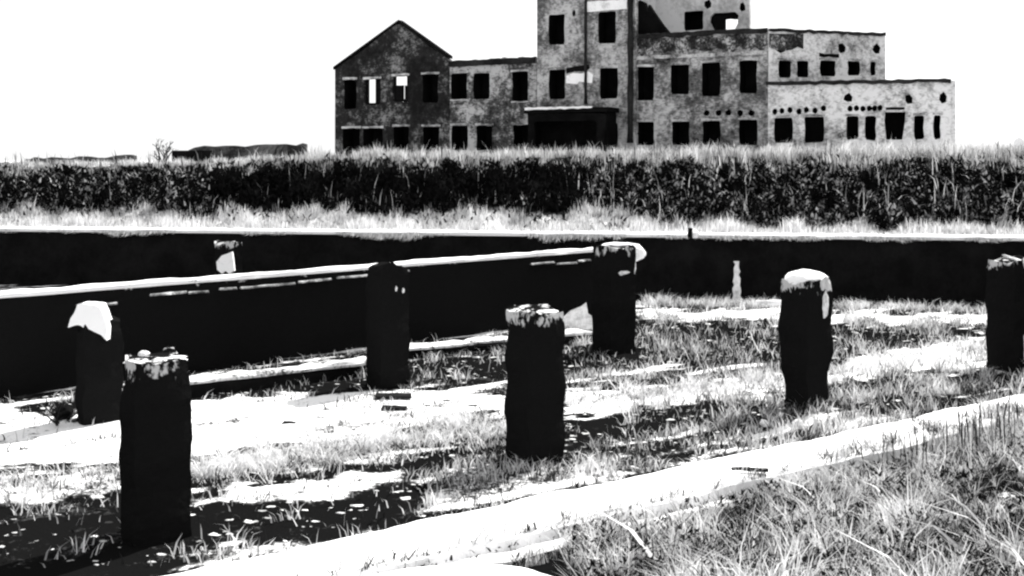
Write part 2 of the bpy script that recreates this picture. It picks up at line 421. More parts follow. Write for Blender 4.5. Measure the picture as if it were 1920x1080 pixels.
def pipe(P, x, y0, y1, wpx, name, proud=.12):
    s, z1 = P.px(x, y0); z0 = P.px(x, y1)[1]; r = (P.px(x + wpx / 2, y0)[0] - s); bm = bmesh.new(); n = 10; prev = None
    segs = 14
    for i in range(segs + 1):
        z = z0 + (z1 - z0) * i / segs
        rr = r * (1.18 if i % 4 == 0 else 1) * random.uniform(.95, 1.05); ox = random.uniform(-.02, .02)
        ring = [bm.verts.new(P.w((s + ox + rr * math.cos(2 * math.pi * k / n), z), -proud - rr + rr * math.sin(2 * math.pi * k / n))) for k in range(n)]
        if prev:
            for k in range(n): bm.faces.new((prev[k], prev[(k + 1) % n], ring[(k + 1) % n], ring[k]))
        else: bm.faces.new(list(reversed(ring)))
        prev = ring
    bm.faces.new(prev)
    from_bm(name, bm, M_roof, ruin, True)
pipe(TW, 1184, -58, 268, 10, "drainpipe", .0)
pipe(TW, 1099, -58, 195, 5, "drainpipe", .0)
# entrance canopy at the foot of the tower
CP = MAIN.off(-2.4)
b = box_bm(0, 1, 0, 1, 0, 1); b.free()
(s0, z1), (s1, _) = CP.px(982, 204), CP.px(1139, 204)
bm = bmesh.new()
vv = [bm.verts.new(CP.w((s, zz), bk)) for s in (s0, s1) for bk in (0, 2.0) for zz in (z1 - .3, z1)]
for f in ((0, 1, 3, 2), (4, 6, 7, 5), (0, 4, 5, 1), (2, 3, 7, 6), (1, 5, 7, 3), (0, 2, 6, 4)): bm.faces.new([vv[i] for i in f])
from_bm("canopy_roof", bm, M_black, ruin)
from_bm("canopy_edge", strip(CP, 984, 202, 1110, 204.4, .03, .08), M_pale, ruin)
from_bm("entrance_front", slab(CP.off(.08), [CP.px(990, 285), CP.px(1130, 285), CP.px(1136, 214), CP.px(1122, 212), CP.px(988, 212)], [opening(CP, (1000, 228, 1118, 284), .15)], .25), M_black, ruin)
for sx in (986, 1128): 
    s = CP.px(sx, 230)[0]; bm = bmesh.new()
    vv = [bm.verts.new(CP.w((s + ds, zz), bk)) for ds in (0, .2) for bk in (.34, 2.0) for zz in (GB, z1 - .31)]
    for f in ((0, 1, 3, 2), (4, 6, 7, 5), (0, 4, 5, 1), (2, 3, 7, 6), (1, 5, 7, 3), (0, 2, 6, 4)): bm.faces.new([vv[i] for i in f])
    from_bm("entrance_side", bm, M_black, ruin)
from_bm("entrance_void", strip(CP.off(1.8), 990, 212, 1134, 290, 0, .1), M_black, ruin)
# main range right of the tower
mu = [(1194, 126, 1226, 188), (1258, 122, 1292, 176), (1316, 118, 1350, 180), (1386, 114, 1420, 174)]
ml = [(1193, 229, 1226, 272), (1260, 228, 1293, 272), (1317, 227, 1350, 272), (1386, 225, 1420, 272)]
hs = windows(MAIN, mu) + windows(MAIN, ml)
hs += holes(MAIN, [blob(MAIN, x, y, 6, 6) for x, y in ((1325, 212), (1347, 212), (1366, 211), (1388, 212), (1409, 212))], .35)
from_bm("main_wall", slab(MAIN, ragged(poly_with_base(MAIN, 1190.5, 1440, [(1440, 53), (1190.5, 66)]), .8, .05, 8), hs, .4), M_main, ruin)
def strip2(P, x0, y0, x1, y1, h, proud, dep=.12):       # follows one level of the wall
    q0, q1 = P.px(x0, y0), P.px(x1, y1); n = max(3, int((q1[0] - q0[0]) / .35))
    top = [(q1[0] + (q0[0] - q1[0]) * i / n, q1[1] + (q0[1] - q1[1]) * i / n + random.uniform(-.04, .04)) for i in range(n + 1)]
    bot = [(a, z - h * random.uniform(.8, 1.2)) for a, z in reversed(top)]
    return slab(P, bot + top, [], dep + proud, -proud)
from_bm("cornice", strip2(MAIN, 1198, 64.5, 1439, 52, .28, .16), M_roof, ruin)
from_bm("string_course", strip2(MAIN, 1194, 105, 1438, 95, .22, .05), M_lint, ruin)
s_c = mottled("stained_parapet", .012, .42, .8, .45, .58, .36, mid=.06)
from_bm("parapet_facing", strip2(MAIN, 1194, 73, 1438, 62, .95, .03), s_c, ruin)
cap(MAIN, 1196, 1438, 70, 7.0)
# right corner: upper end wall and the low wing before it
C0 = Vector(((1440 - 960) / F * 65, 65))
UW = Plane(C0 + Vector((.02, 0)), ((1660 - 960) / F * 67.8, 67.8))
uw = [(1460, 113, 1483, 146), (1494, 114, 1516, 145), (1538, 113, 1567, 143), (1589, 114, 1612, 142), (1632, 116, 1642, 142)]
hs = windows(UW, uw)
def dia(P, x, y, rx, ry): return blob(P, x, y, rx, ry, 6, .22, .3)
hs += holes(UW, [dia(UW, 1465, 91, 11, 8), dia(UW, 1578, 91, 8, 10), dia(UW, 1643, 92, 7, 10)], .38)
from_bm("end_wall", slab(UW, ragged(poly_with_base(UW, 1441, 1660, [(1660, 63), (1441, 54)]), .8, .05, 8), hs, .4), M_wing, ruin)
from_bm("cornice", strip2(UW, 1442, 53, 1659, 61.5, .2, .12), M_roof, ruin)
from_bm("dark_ledge", strip2(UW, 1536, 100, 1572, 101, .2, .08), M_black, ruin)
from_bm("parapet_facing", strip2(UW, 1442, 62, 1506, 64, .9, .03), s_c, ruin)
flank(UW, 1657, 63, .402, 6, M_wing)
cap(UW, 1442, 1657, 70, 6)
LW = Plane(((1440 - 960) / F * 63.9, 63.9), ((1783 - 960) / F * 61.2, 61.2))
lw = [(1452, 221, 1486, 268), (1508, 219, 1545, 268), (1587, 218, 1610, 262), (1622, 218, 1643, 262), (1714, 217, 1733, 262), (1751, 216, 1764, 262)]
hs = windows(LW, lw)
lp = [LW.px(*q) for q in ((1662, 262), (1692, 262), (1697, 228), (1698, 210), (1660, 210), (1658, 226))]
from_bm("doorway", niche(LW, lp, 1.2), M_black, ruin); hs.append(lp)
dots = [(1453, 209), (1466, 208), (1481, 206), (1498, 209), (1512, 206), (1528, 207), (1544, 203), (1594, 204), (1606, 203), (1618, 204), (1630, 203), (1640, 203), (1650, 202)]
hs += holes(LW, [blob(LW, x, y, 5.2, 6, 9) for x, y in dots], .38)
hs += holes(LW, [dia(LW, 1590, 184, 8, 9), dia(LW, 1704, 186, 8, 11), dia(LW, 1768, 184, 7, 11)], .38)
from_bm("wing_wall", slab(LW, ragged(poly_with_base(LW, 1440, 1783, [(1783, 150), (1440, 157)]), .8, .04, 6), hs, .4), M_wing, ruin)
from_bm("coping", strip2(LW, 1436, 153.5, 1783, 147.5, .22, .14), M_roof, ruin)
from_bm("door_lintel", strip(LW, 1661, 202, 1696, 206, .08), M_black, ruin)
flank(LW, 1781, 150, .402, 9, M_wing)
cap(LW, 1442, 1781, 153.2, 3.0)
# set-back upper storey behind the main roof
UB = MAIN.off(5.2)
ub = [(1283, 22, 1319, 57)]
hs = windows(UB, ub, lint=False)
lp = opening(UB, (1332, 25, 1385, 56), .25); hs.append(lp)
wo = from_bm("window", strip(UB.off(.22), 1330, 22, 1361, 58, 0, .06), M_black, ruin)
from_bm("board", strip(UB.off(.22), 1361, 22, 1388, 36, 0, .06), M_black, wo)
from_bm("board", strip(UB.off(.22), 1383.5, 36, 1388, 58, 0, .06), M_black, wo)
hs += holes(UB, [dia(UB, 1328, 9, 8, 9), dia(UB, 1392, 14, 7, 9)], .38)
a0, a1 = UB.px(1188, 70)[0], UB.px(1405, 70)[0]
from_bm("upper_storey_wall", slab(UB, [(a0, UB.px(1188, 75)[1]), (a1, UB.px(1405, 62)[1] - .6), (a1, UB.px(1405, -30)[1]), (a0, UB.px(1405, -30)[1])], hs, .4), M_back, ruin)
TB = MAIN.off(1.0)
from_bm("dark_triangle", slab(TB, px_loop(TB, [(1196, 64), (1254, 61), (1240, 44), (1222, 18), (1216, 8), (1214, 22), (1208, 4), (1200, 0), (1196, 2)]), [], .5), M_black, ruin)  # dark triangular slab at the tower's side

# ------------------------------------------------------------------ low ruins far off on the left
def low_wall(name, label, x0, x1, y0, y1, Y, base):
    a, b_ = at(x0, y0, Y), at(x1, y1, Y)
    r = empty(name, (a.x, Y, base)); tag(r, label, "wall")
    P = Plane((a.x, Y), (b_.x, Y + .3)); L = b_.x - a.x
    top = [(L, b_.z), (L * .97, b_.z + .05)] + [(L * (1 - k / 12), a.z + (b_.z - a.z) * (1 - k / 12) + random.uniform(-.06, .06)) for k in range(1, 12)] + [(0, a.z - .25)]
    from_bm("wall", slab(P, [(0, base - .5), (L, base - .5)] + top, [], .5), M_far, r)
    return r, P, L
r, P, L = low_wall("low_wall", "long low dark ruined wall on the crest left of the factory", 345, 572, 276, 270, 52, 4)
from_bm("buttress", box_bm(-.5, 1.4, -.3, -.02, -1, .62, M=Matrix.Translation(at(345, 290, 52) + Vector((0, 0, -.42)))), M_black, r)
r, P, L = low_wall("low_wall", "lowest dark wall with weeds on it at the far left of the crest", 45, 246, 297, 292, 47, 3.7)
from_bm("pale_facing", strip(P, 48, 299, 240, 306, .04), M_mid, r)
r, P, L = low_wall("low_wall", "short sunken dark wall at the left edge of the photo", -60, 36, 307, 306, 46, 3.6)

# ------------------------------------------------------------------ retaining walls of the basin
def course_wall(name, label, p0, p1, back, ztop, mat, cat="wall", seed=0, rough=.03):
    d = (p1 - p0); L = d.length; d.normalize(); ang = math.atan2(d.y, d.x)
    r = empty(name, (p0.x, p0.y, 0), ang); tag(r, label, cat)
    M = Matrix.Translation((p0.x, p0.y, 0)) @ Matrix.Rotation(ang, 4, 'Z')
    return r, M, L
M_wallL = wall_mat("left_wall_concrete", 1.0, 1.75, .52)
M_wallF = wall_mat("far_wall_concrete", 1.3, 1.75, .62)
def long_block(name, L, y0, y1, z0, z1, mat, M, r, seed, amp=.03, step=.4, x0=0, fn=None):
    bm = bmesh.new(); n = max(2, int((L - x0) / step)); prev = None
    prof = [(y0, z0), (y0, z0 + (z1 - z0) * .35), (y0, z0 + (z1 - z0) * .7), (y0, z1 - .04), (y0 + .04, z1), ((y0 + y1) / 2, z1), (y1 - .04, z1), (y1, z1 - .04), (y1, z0)]
    for i in range(n + 1):
        x = x0 + (L - x0) * i / n; ring = []
        for k, (y, z) in enumerate(prof):
            nn = noise.noise_vector(Vector((x * 1.4, y * 2 + seed, z * 2.2))) * amp + noise.noise_vector(Vector((x * 5, y * 2 + seed, z * 7))) * amp * .5
            q = Vector((x + nn.x * .5, y + nn.y, z + nn.z * (.8 if z > z0 + .05 else 0)))
            if fn: q = fn(q, k)
            ring.append(bm.verts.new(M @ q))
        if prev:
            for k in range(len(prof)): bm.faces.new((prev[k], prev[(k + 1) % len(prof)], ring[(k + 1) % len(prof)], ring[k]))
        else: bm.faces.new(list(reversed(ring)))
        prev = ring
    bm.faces.new(prev)
    return from_bm(name, bm, mat, r)
fa, fb = WA - WD * 12, WB + WD * 14
r, M, L = course_wall("retaining_wall", "long black retaining wall across the whole basin under the weedy bank", fa, fb, .5, WALL_Z, None)
long_block("wall", L, 0, .5, -.3, WALL_Z - .1, M_dark, M, r, 1, .04)
long_block("coping", L, -.05, .56, WALL_Z - .095, WALL_Z + .02, M_white, M, r, 2, .03)
LA = Vector((-8.64, 18.0)); LB = Vector((3.0, 27.9)); LDv = (LB - LA).normalized()
la = LA - LDv * 9
r, M, L = course_wall("basin_wall", "black concrete wall with thin white top edge running from left edge to far pillar", la, LB, .3, 1.75, None)
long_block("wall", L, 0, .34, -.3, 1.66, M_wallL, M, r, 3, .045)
def lipfn(q, k):
    return q
long_block("coping", L + .05, -.02, .30, 1.665, 1.76, M_kerb, M, r, 4, .045, .2)
random.seed(3)
for x0, x1, z in ((11.5, 12.2, 1.55), (12.3, 12.7, 1.52), (12.9, 13.2, 1.55), (13.35, 14.5, 1.54), (14.6, 15.4, 1.56), (15.5, 16.3, 1.58), (16.4, 17.3, 1.6), (20.9, 21.6, 1.52), (21.7, 22.3, 1.47), (22.4, 22.9, 1.5), (10.3, 10.9, 1.45)):      # broken pale ledge under the top
    long_block("ledge", x1, -.15, -.052, z - .04, z, M_ledge, M, r, 5 + x0, .13, .06, x0)
e = M @ Vector((L + .35, .2, 0))
bm = bmesh.new(); bmesh.ops.create_icosphere(bm, subdivisions=3, radius=.33, matrix=Matrix.Translation((e.x, e.y, 1.55)) @ Matrix.Diagonal((1.25, .8, .75, 1)))
roughen(bm, .09, 3.5, 0, 8)
from_bm("broken_end", bm, M_white, r)

# ------------------------------------------------------------------ kerb and sills
kU = Vector((U.x, U.y)); p0 = K0 - kU * 7 - V * KW; p1 = p0 + kU * 22
r, M, L = course_wall("kerb", "broad white concrete kerb running along the front of the basin", p0, p1, 0, 0, None, "kerb")
long_block("slab", L, 0, KW, -.3, KZ, M_kerb, M, r, 11, .035, .12)
long_block("footing", 13, -.26, -.06, -.2, .2, M_pale, M, r, 13, .05, .2, 2)
random.seed(5)
for k, (a, b_, h, label) in enumerate((
      ((300, 752), (700, 705), .26, "low concrete sill with dark face between the two left rear pillars"),
      ((770, 672), (1112, 640), .2, "low broken sill behind the middle pillar beside the far pillar"))):
    A, B = on(*a), on(*b_)
    r, M, L = course_wall("sill_beam", label, Vector((A.x, A.y)), Vector((B.x, B.y)), 0, 0, None, "sill")
    long_block("face", L, 0, .5, -.1, h - .045, M_dark, M, r, 20 + k, .04, .25)
    long_block("top", L, -.02, .46, h - .04, h + .02, M_broken, M, r, 25 + k, .09, .12)  # lit top and shaded face of the sill put into pale and dark tones

# ------------------------------------------------------------------ pillars
M_pil = wall_mat("pillar_concrete", 1.05, 2.0, .5)
ANG = math.atan2(U.y, U.x)
def ring_column(sections, n=20, seed=0, amp=.012, sq=.55):
    bm = bmesh.new(); prev = None
    for (z, hw, ox, oy) in sections:
        ring = []
        for k in range(n):
            a = 2 * math.pi * k / n + math.pi / 4; c, s = math.cos(a), math.sin(a)
            m = max(abs(c), abs(s)); f = (1 - sq) + sq / m          # between round and square
            q = Vector((c * f * hw + ox, s * f * hw + oy, z))
            nn = noise.noise_vector(Vector((c * 1.3 + seed, s * 1.3 - seed, z * 2.4))) * amp * 2 + noise.noise_vector(Vector((c * 4 + seed, s * 4, z * 8))) * amp
            ring.append(bm.verts.new(q + Vector((nn.x, nn.y, nn.z))))
        if prev:
            for k in range(n): bm.faces.new((prev[k], prev[(k + 1) % n], ring[(k + 1) % n], ring[k]))
        else: bm.faces.new(list(reversed(ring)))
        prev = ring
    bm.faces.new(prev)
    return bm
def chunk(rx, ry, rz, seed, sub=3, amp=.25, flat=True):
    bm = bmesh.new(); bmesh.ops.create_icosphere(bm, subdivisions=sub, radius=1)
    for v in bm.verts:
        n = noise.noise(v.co * 1.6 + Vector((seed, -seed, seed))) + .5 * noise.noise(v.co * 4 + Vector((seed, seed, 0)))
        v.co *= 1 + amp * n
        if flat and v.co.z < -.35: v.co.z = -.35
        v.co = Vector((v.co.x * rx, v.co.y * ry, v.co.z * rz))
    return bm
PG = "black stub pillars standing in the basin"
def pillar(bx, by, wpx, ytop, label, taper=0, seed=0, undercut=0, base=None, band=.75):
    p = base or on(bx, by); hw = wpx / F * p.y / 2 * .93; top = EYE + (HZ - ytop) / F * p.y
    r = empty("pillar", (p.x, p.y, 0), ANG); tag(r, label, "pillar", PG)
    secs = []
    n = 30
    for i in range(n + 1):
        z = -.15 + (top + .15) * i / n; k = i / n
        f = 1 + .012 * math.sin(i * .6 + seed) + .004 * math.sin(i * 4.3)
        if k > .8: f *= 1 - taper * (k - .8) / .2
        if undercut and k < .5: f *= 1 - undercut * (1 - smooth(.2, .5, k))
        secs.append((z, hw * f, 0.012 * math.sin(i * .7 + seed), 0.012 * math.cos(i * .6)))
    bm = ring_column(secs, 28, seed * 3.1)
    for v in bm.verts:                          # broken, uneven head
        if v.co.z > top - .12: v.co.z += .13 * noise.noise(Vector((v.co.x * 5, v.co.y * 5, seed)))
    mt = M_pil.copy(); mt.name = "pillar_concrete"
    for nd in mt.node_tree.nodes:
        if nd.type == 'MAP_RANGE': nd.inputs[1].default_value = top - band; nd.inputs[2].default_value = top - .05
    ob = from_bm("shaft", bm, mt, r); 
    # shaft keeps its mesh in the pillar's own frame
    ob.matrix_parent_inverse = Matrix.Identity(4)
    return r, p, hw, top
def put(name, bm, mat, r, loc, rz=0):
    o = from_bm(name, bm, mat, r); o.matrix_parent_inverse = Matrix.Identity(4); o.location = loc; o.rotation_euler = (0, 0, rz); return o
r, p, hw, top = pillar(292, 1000, 128, 674, "nearest and thickest black pillar at the left with chipped pale head", .14, 1)
put("crumbled_edge", chunk(hw * .5, hw * .3, .04, 3, 3, .5), M_rock, r, (.12, -.12, top + .0)); put("crumbled_edge", chunk(hw * .35, hw * .25, .03, 8, 3, .5), M_rock, r, (-.18, .05, top - .01)); put("loose_chip", chunk(.06, .05, .04, 4), M_rock, r, (-.1, .1, top + .05))
r, p, hw, top = pillar(1003, 864, 98, 585, "black pillar in the middle of the photo with pale flaked band near its top", .05, 2)
put("crumbled_edge", chunk(hw * .5, hw * .4, .03, 7), M_rock, r, (.12, -.1, top))
r, p, hw, top = pillar(1511, 769, 84, 527, "black pillar with rounded bright white cap, a little narrower at its foot", .04, 3, .2)
put("white_cap", chunk(hw * .98, hw * .98, .17, 11, 3, .14), M_white, r, (0, 0, top + .02))
put("flaked_patch", chunk(.07, .04, .2, 15, 3, .3, False), M_rock, r, (hw * .2, -hw * 1.0, top - .35))
put("flaked_patch", chunk(.06, .06, .15, 16, 3, .3, False), M_rock, r, (hw * .88, -hw * .55, top - .3))
r, p, hw, top = pillar(1891, 692, 70, 487, "black pillar at the right edge with slanting pale broken head", .05, 4)
o = put("pale_break", chunk(.3, .08, .05, 21), M_rock, r, (.0, -hw * .6, top - .02)); o.rotation_euler = (0, R(22), -ANG)
o = put("pale_crack", chunk(.03, .03, .24, 22, 3, .25, False), M_rock, r, (-hw * .1, -hw * 1.0, .45))
r, p, hw, top = pillar(186, 785, 84, 598, "black pillar at far left with a large white broken block for its head", .1, 5, band=.05)
wb = [(145, 607), (149, 592), (158, 577), (163, 567), (172, 563.5), (181, 564), (191, 566), (200, 567), (207, 579), (212, 592), (216, 610), (217.5, 631), (208, 625), (196, 617), (184, 610), (170, 604.5), (157, 604)]
bm = slab(Plane((0, 0), (1, 0)), [((x - 186) * .00825, (785 - y) * .00825) for x, y in reversed(wb)], [], hw * .9, -hw * .55)
bmesh.ops.subdivide_edges(bm, edges=bm.edges[:], cuts=2); roughen(bm, .03, 3.5, 0, 3)
o = put("white_break", bm, M_white, r, (-math.sin(ANG) * hw * .55, -math.cos(ANG) * hw * .55, 0)); o.rotation_euler = (0, 0, -ANG)
r, p, hw, top = pillar(727, 722, 74, 498, "black pillar standing against the white-edged wall left of the middle", .05, 6, band=.05)
for k, (dx, dz) in enumerate(((.0, -.38), (.14, -.42))): put("flaked_patch", chunk(.022, .03, .05, 31 + k, 2, .3, False), M_rock, r, (dx, -hw * .98, top + dz))
r, p, hw, top = pillar(1151, 658, 72, 462, "black far pillar at the end of the white-edged wall, split pale head", .03, 7)
put("crumbled_edge", chunk(hw * .7, hw * .6, .06, 41), M_white, r, (.12, .1, top + .02))
put("flaked_patch", chunk(.07, .05, .28, 42, 3, .3, False), M_white, r, (hw * .75, -hw * .75, top - .45))
put("flaked_patch", chunk(.14, .03, .05, 43, 3, .4, False), M_rock, r, (-hw * .1, -hw * .98, top - .52))
q = at(428, 455, 27.5)
r, p, hw, top = pillar(0, 0, 50, 455, "half hidden black pillar behind the white-edged wall with one white patch", .03, 8, base=Vector((q.x, q.y, 0)))
bm = slab(Plane((0, 0), (1, 0)), [(-.2, -.1), (-.23, .1), (-.1, .26), (.02, .3), (.16, .36), (.2, .14), (.24, -.12), (.1, -.2), (0, -.12), (-.08, -.2)], [], .1)
o = put("white_break", bm, M_white, r, (-math.sin(ANG) * hw * 1.5 + .05, -math.cos(ANG) * hw * 1.5, top - .55)); o.rotation_euler = (R(-10), 0, -ANG)

# ------------------------------------------------------------------ loose things
def stone(px, py, wpx, hpx, label, cat="stone", name="stone", group=None, z=0, seed=1, mat=None, amp=.3):
    p = on(px, py, z); sc = p.y / F
    o = from_bm(name, chunk(wpx * sc / 2, wpx * sc / 2 * .7, hpx * sc / 1.2, seed, 3, amp), mat or M_rock)
    o.location = (p.x, p.y, p.z + hpx * sc * .25); o.rotation_euler = (0, 0, seed); tag(o, label, cat, group); return o
# leaning slab behind the middle pillar
p = on(1088, 618)
o = from_bm("broken_slab", slab(Plane((0, 0), (1, 0)), [(-.62, 0), (.42, 0), (.38, .3), (.22, .42), (.2, .72), (.08, .62), (-.2, .5), (-.42, .3)], [], .25), M_rock)
o.location = (p.x, p.y, 0); o.rotation_euler = (R(-35), 0, R(4)); tag(o, "pale pointed slab leaning beside the far pillar at the wall's end", "slab")
p = on(1380, 566)
bm = bmesh.new(); prev = None
for i in range(13):
    k = i / 12; wd_ = .12 * (1 - .55 * k) + .02 * math.sin(i * 2.2); zz = 1.15 * k
    ring = [bm.verts.new((sx * wd_ + .03 * k + .01 * math.sin(i * 3), sy * .05, zz)) for sx, sy in ((-1, -1), (1, -1), (1, 1), (-1, 1))]
    if prev:
        for q in range(4): bm.faces.new((prev[q], prev[(q + 1) % 4], ring[(q + 1) % 4], ring[q]))
    else: bm.faces.new(list(reversed(ring)))
    prev = ring
bm.faces.new(prev)
o = from_bm("wooden_stake", bm, M_rock); o.location = (p.x, p.y - .1, 0); o.rotation_euler = (R(-8), 0, 0)
tag(o, "pale upright pointed stake in front of the far black wall", "stake")
def plank(px, py, L, wd_, th, rz, label, mat, name="plank", z=0, cat="plank", ry=0):
    p = on(px, py, z); bm = box_bm(-L / 2, L / 2, -wd_ / 2, wd_ / 2, 0, th); roughen(bm, .012, 5, 3, px * .01)
    o = from_bm(name, bm, mat); o.location = p; o.rotation_euler = (0, ry, rz); tag(o, label, cat); return o
plank(1445, 572, .75, .14, .12, 0, "pale short beam lying at the foot of the far wall left of the capped pillar", M_rock, z=.25)
plank(1405, 883, .42, .05, .035, R(-6), "thin black stick lying across the white kerb", M_wood, "stick", KZ + .03, "stick")
plank(738, 745, .6, .2, .05, R(3), "black log on the bright floor in front of the left-middle pillar, farther of two", M_wood, "log", .02, "log")
plank(740, 768, .4, .16, .05, R(-2), "short black log on the bright floor, nearer of two below the left-middle pillar", M_wood, "log", .02, "log")
stone(604, 641, 18, 14, "small white stone in the black wall's shade left of the middle", seed=3, mat=M_white)
stone(411, 668, 22, 18, "small greyish stone below the black wall right of the nearest pillar", seed=4)
SG = "pale stones round the foot of the capped pillar"
for k, (x, y, w_, h_, lab) in enumerate(((1443, 752, 13, 12, "small pale stone left of the capped pillar's foot, highest of the group"), (1478, 750, 11, 12, "round pale stone touching the capped pillar's left foot"),
        (1464, 786, 12, 12, "pale stone in the weeds below the capped pillar"), (1433, 798, 20, 11, "flat pale stone farthest left below the capped pillar"), (1497, 798, 22, 11, "flat pale stone nearest the kerb below the capped pillar"))):
    stone(x, y, w_, h_, lab, "stone", "stone", SG, .02, 5 + k, M_white)
stone(1300, 445, 22, 14, "small pale stone on the coping of the far retaining wall", z=WALL_Z, seed=12, mat=M_white)
p = on(1294, 446, WALL_Z); bm = box_bm(-.06, .06, -.05, .05, 0, .28); roughen(bm, .015, 6, 2)
o = from_bm("stub_post", bm, M_dark); o.location = p; tag(o, "tiny dark stub post on the far wall's white coping", "post")
stone(120, 783, 40, 22, "dark lump of debris on the bright floor at the far left", "debris", "debris", seed=14, mat=M_dark)
p = on(118, 790)
def twig_bush(name, loc, n, h, spread, seed, label, mat, rad=.02):
    rd = random.Random(seed); bm = bmesh.new()
    def seg(a, b, r0, r1):
        d = (b - a).normalized(); x = d.orthogonal().normalized(); y = d.cross(x)
        A = [bm.verts.new(a + (x * math.cos(t) + y * math.sin(t)) * r0) for t in (0, 2.1, 4.2)]; B = [bm.verts.new(b + (x * math.cos(t) + y * math.sin(t)) * r1) for t in (0, 2.1, 4.2)]
        for i in range(3): bm.faces.new((A[i], A[(i + 1) % 3], B[(i + 1) % 3], B[i]))
        bm.faces.new(list(reversed(A))); bm.faces.new(B)
    def grow(a, d, L, r_, lev):
        b = a + d * L; seg(a, b, r_, r_ * .65)
        if lev:
            for _ in range(rd.choice((2, 3))):
                nd = (d + Vector((rd.uniform(-1, 1), rd.uniform(-1, 1), rd.uniform(-.3, .6))) * .75).normalized(); grow(b, nd, L * rd.uniform(.5, .85), r_ * .6, lev - 1)
    for _ in range(n):
        d = Vector((rd.uniform(-1, 1) * spread, rd.uniform(-1, 1) * spread, 1)).normalized(); grow(Vector((0, 0, -.1)), d, h * rd.uniform(.35, .5), rad, 3)
    o = from_bm(name, bm, mat); o.location = loc; tag(o, label, "shrub"); return o
q = at(305, 312, 42); twig_bush("dead_shrub", (q.x, q.y, height(q.x, q.y)), 5, .95, .6, 4, "bare dead shrub against the sky on the crest left of the factory", M_wood, .045)
q = on(112, 792); twig_bush("dead_branch", (q.x, q.y, 0), 3, .5, 1.6, 9, "dead black branch lying on the bright floor at the far left", M_wood, .03)
q = at(1912, 295, 40); o = from_bm("white_block", chunk(.22, .2, .3, 50, 3, .15), M_white); o.location = (q.x, q.y, height(q.x, q.y) + .45); tag(o, "white block among the grass at the right end of the crest", "block")
# thin foreground slab at the bottom edge
A = on(860, 1078, .3)
bm = chunk(.95, .45, .14, 61, 4, .12); o = from_bm("concrete_slab", bm, M_white); o.location = (A.x, A.y - .28, .28); o.rotation_euler = (0, 0, R(2)); tag(o, "rounded white concrete slab at the bottom edge below the kerb", "slab")

# ------------------------------------------------------------------ grass, weeds and scrub
def blades(name, P, h, wd_, lean, tonev, mat, out=None):
    n = len(P); yaw = rng.uniform(0, 2 * np.pi, n); la = rng.uniform(0, 2 * np.pi, n)
    side = np.stack([np.cos(yaw), np.sin(yaw), np.zeros(n)], 1) * wd_[:, None] * .5
    ld = np.stack([np.cos(la), np.sin(la), np.zeros(n)], 1) * (h * lean)[:, None]
    if out is not None: ld = (out[None, :] + rng.normal(0, .3, (n, 3)) * np.array([1, 1, 0])) * (np.abs(h) * lean)[:, None]
    up = np.zeros((n, 3)); up[:, 2] = h
    V_ = np.empty((n, 5, 3))
    V_[:, 0] = P - side; V_[:, 1] = P + side
    m = P + up * .55 + ld * .35
    V_[:, 2] = m + side * .75; V_[:, 3] = m - side * .75
    V_[:, 4] = P + up * (1 - .25 * (lean / (lean.max() + 1e-6))[:, None]) + ld
    me = bpy.data.meshes.new(name)
    me.vertices.add(n * 5); me.vertices.foreach_set("co", V_.reshape(-1))
    base = (np.arange(n) * 5)[:, None]
    loops = np.concatenate([base + np.array([[0, 1, 2, 3]]), base + np.array([[3, 2, 4]])], 1).reshape(-1)
    me.loops.add(len(loops)); me.loops.foreach_set("vertex_index", loops)
    me.polygons.add(n * 2)
    st = np.concatenate([np.arange(n)[:, None] * 7, np.arange(n)[:, None] * 7 + 4], 1).reshape(-1)
    me.polygons.foreach_set("loop_start", st)
    me.update(calc_edges=True)
    a = me.attributes.new("tone", 'FLOAT_COLOR', 'POINT')
    t = np.repeat(tonev, 5); c = np.stack([t, t, t * 1.01, np.ones_like(t)], 1); a.data.foreach_set("color", c.reshape(-1))
    o = link(name, me, mat); return tag(o, kind="stuff")
def scatter(n, fn_pos, dens):
    out = []
    while len(out) < n:
        x, y = fn_pos()
        if random.random() < dens(x, y): out.append((x, y, height(x, y) - .01))
    return np.array(out)
random.seed(11)
def wall_xy(w0, w1, t0=-6, t1=42):
    def f():
        p = WA + WD * random.uniform(t0, t1) + WN * random.uniform(w0, w1); return p.x, p.y
    return f
def U_(a, b, n): return rng.uniform(a, b, n)
def wdist(P): return (P[:, 0] - WA.x) * WN.x + (P[:, 1] - WA.y) * WN.y
def clumpy(P, sc, seed, lo=0, hi=1):
    return np.array([fbm(q[0] * sc, q[1] * sc, seed) for q in P])
# pale strip of grass at the foot of the bank
P = scatter(30000, wall_xy(1.2, 4.4), lambda x, y: (.35 + .65 * (fbm(x * .8, y * .8, 3) > -.1)) * (1 if (Vector((x, y)) - WA).dot(WN) < 3.1 + .9 * fbm(x * .5, 0, 9) - .9 * smooth(3, 9, x) else .07))
n = len(P); c = clumpy(P, 1.1, 31); blades("pale_grass", P, U_(.1, .42, n) * np.clip(1 + c * 1.2, .4, 2), U_(.012, .035, n), U_(.05, .5, n), np.clip(U_(.3, .85, n) + c * .3, .1, .9), M_blade)
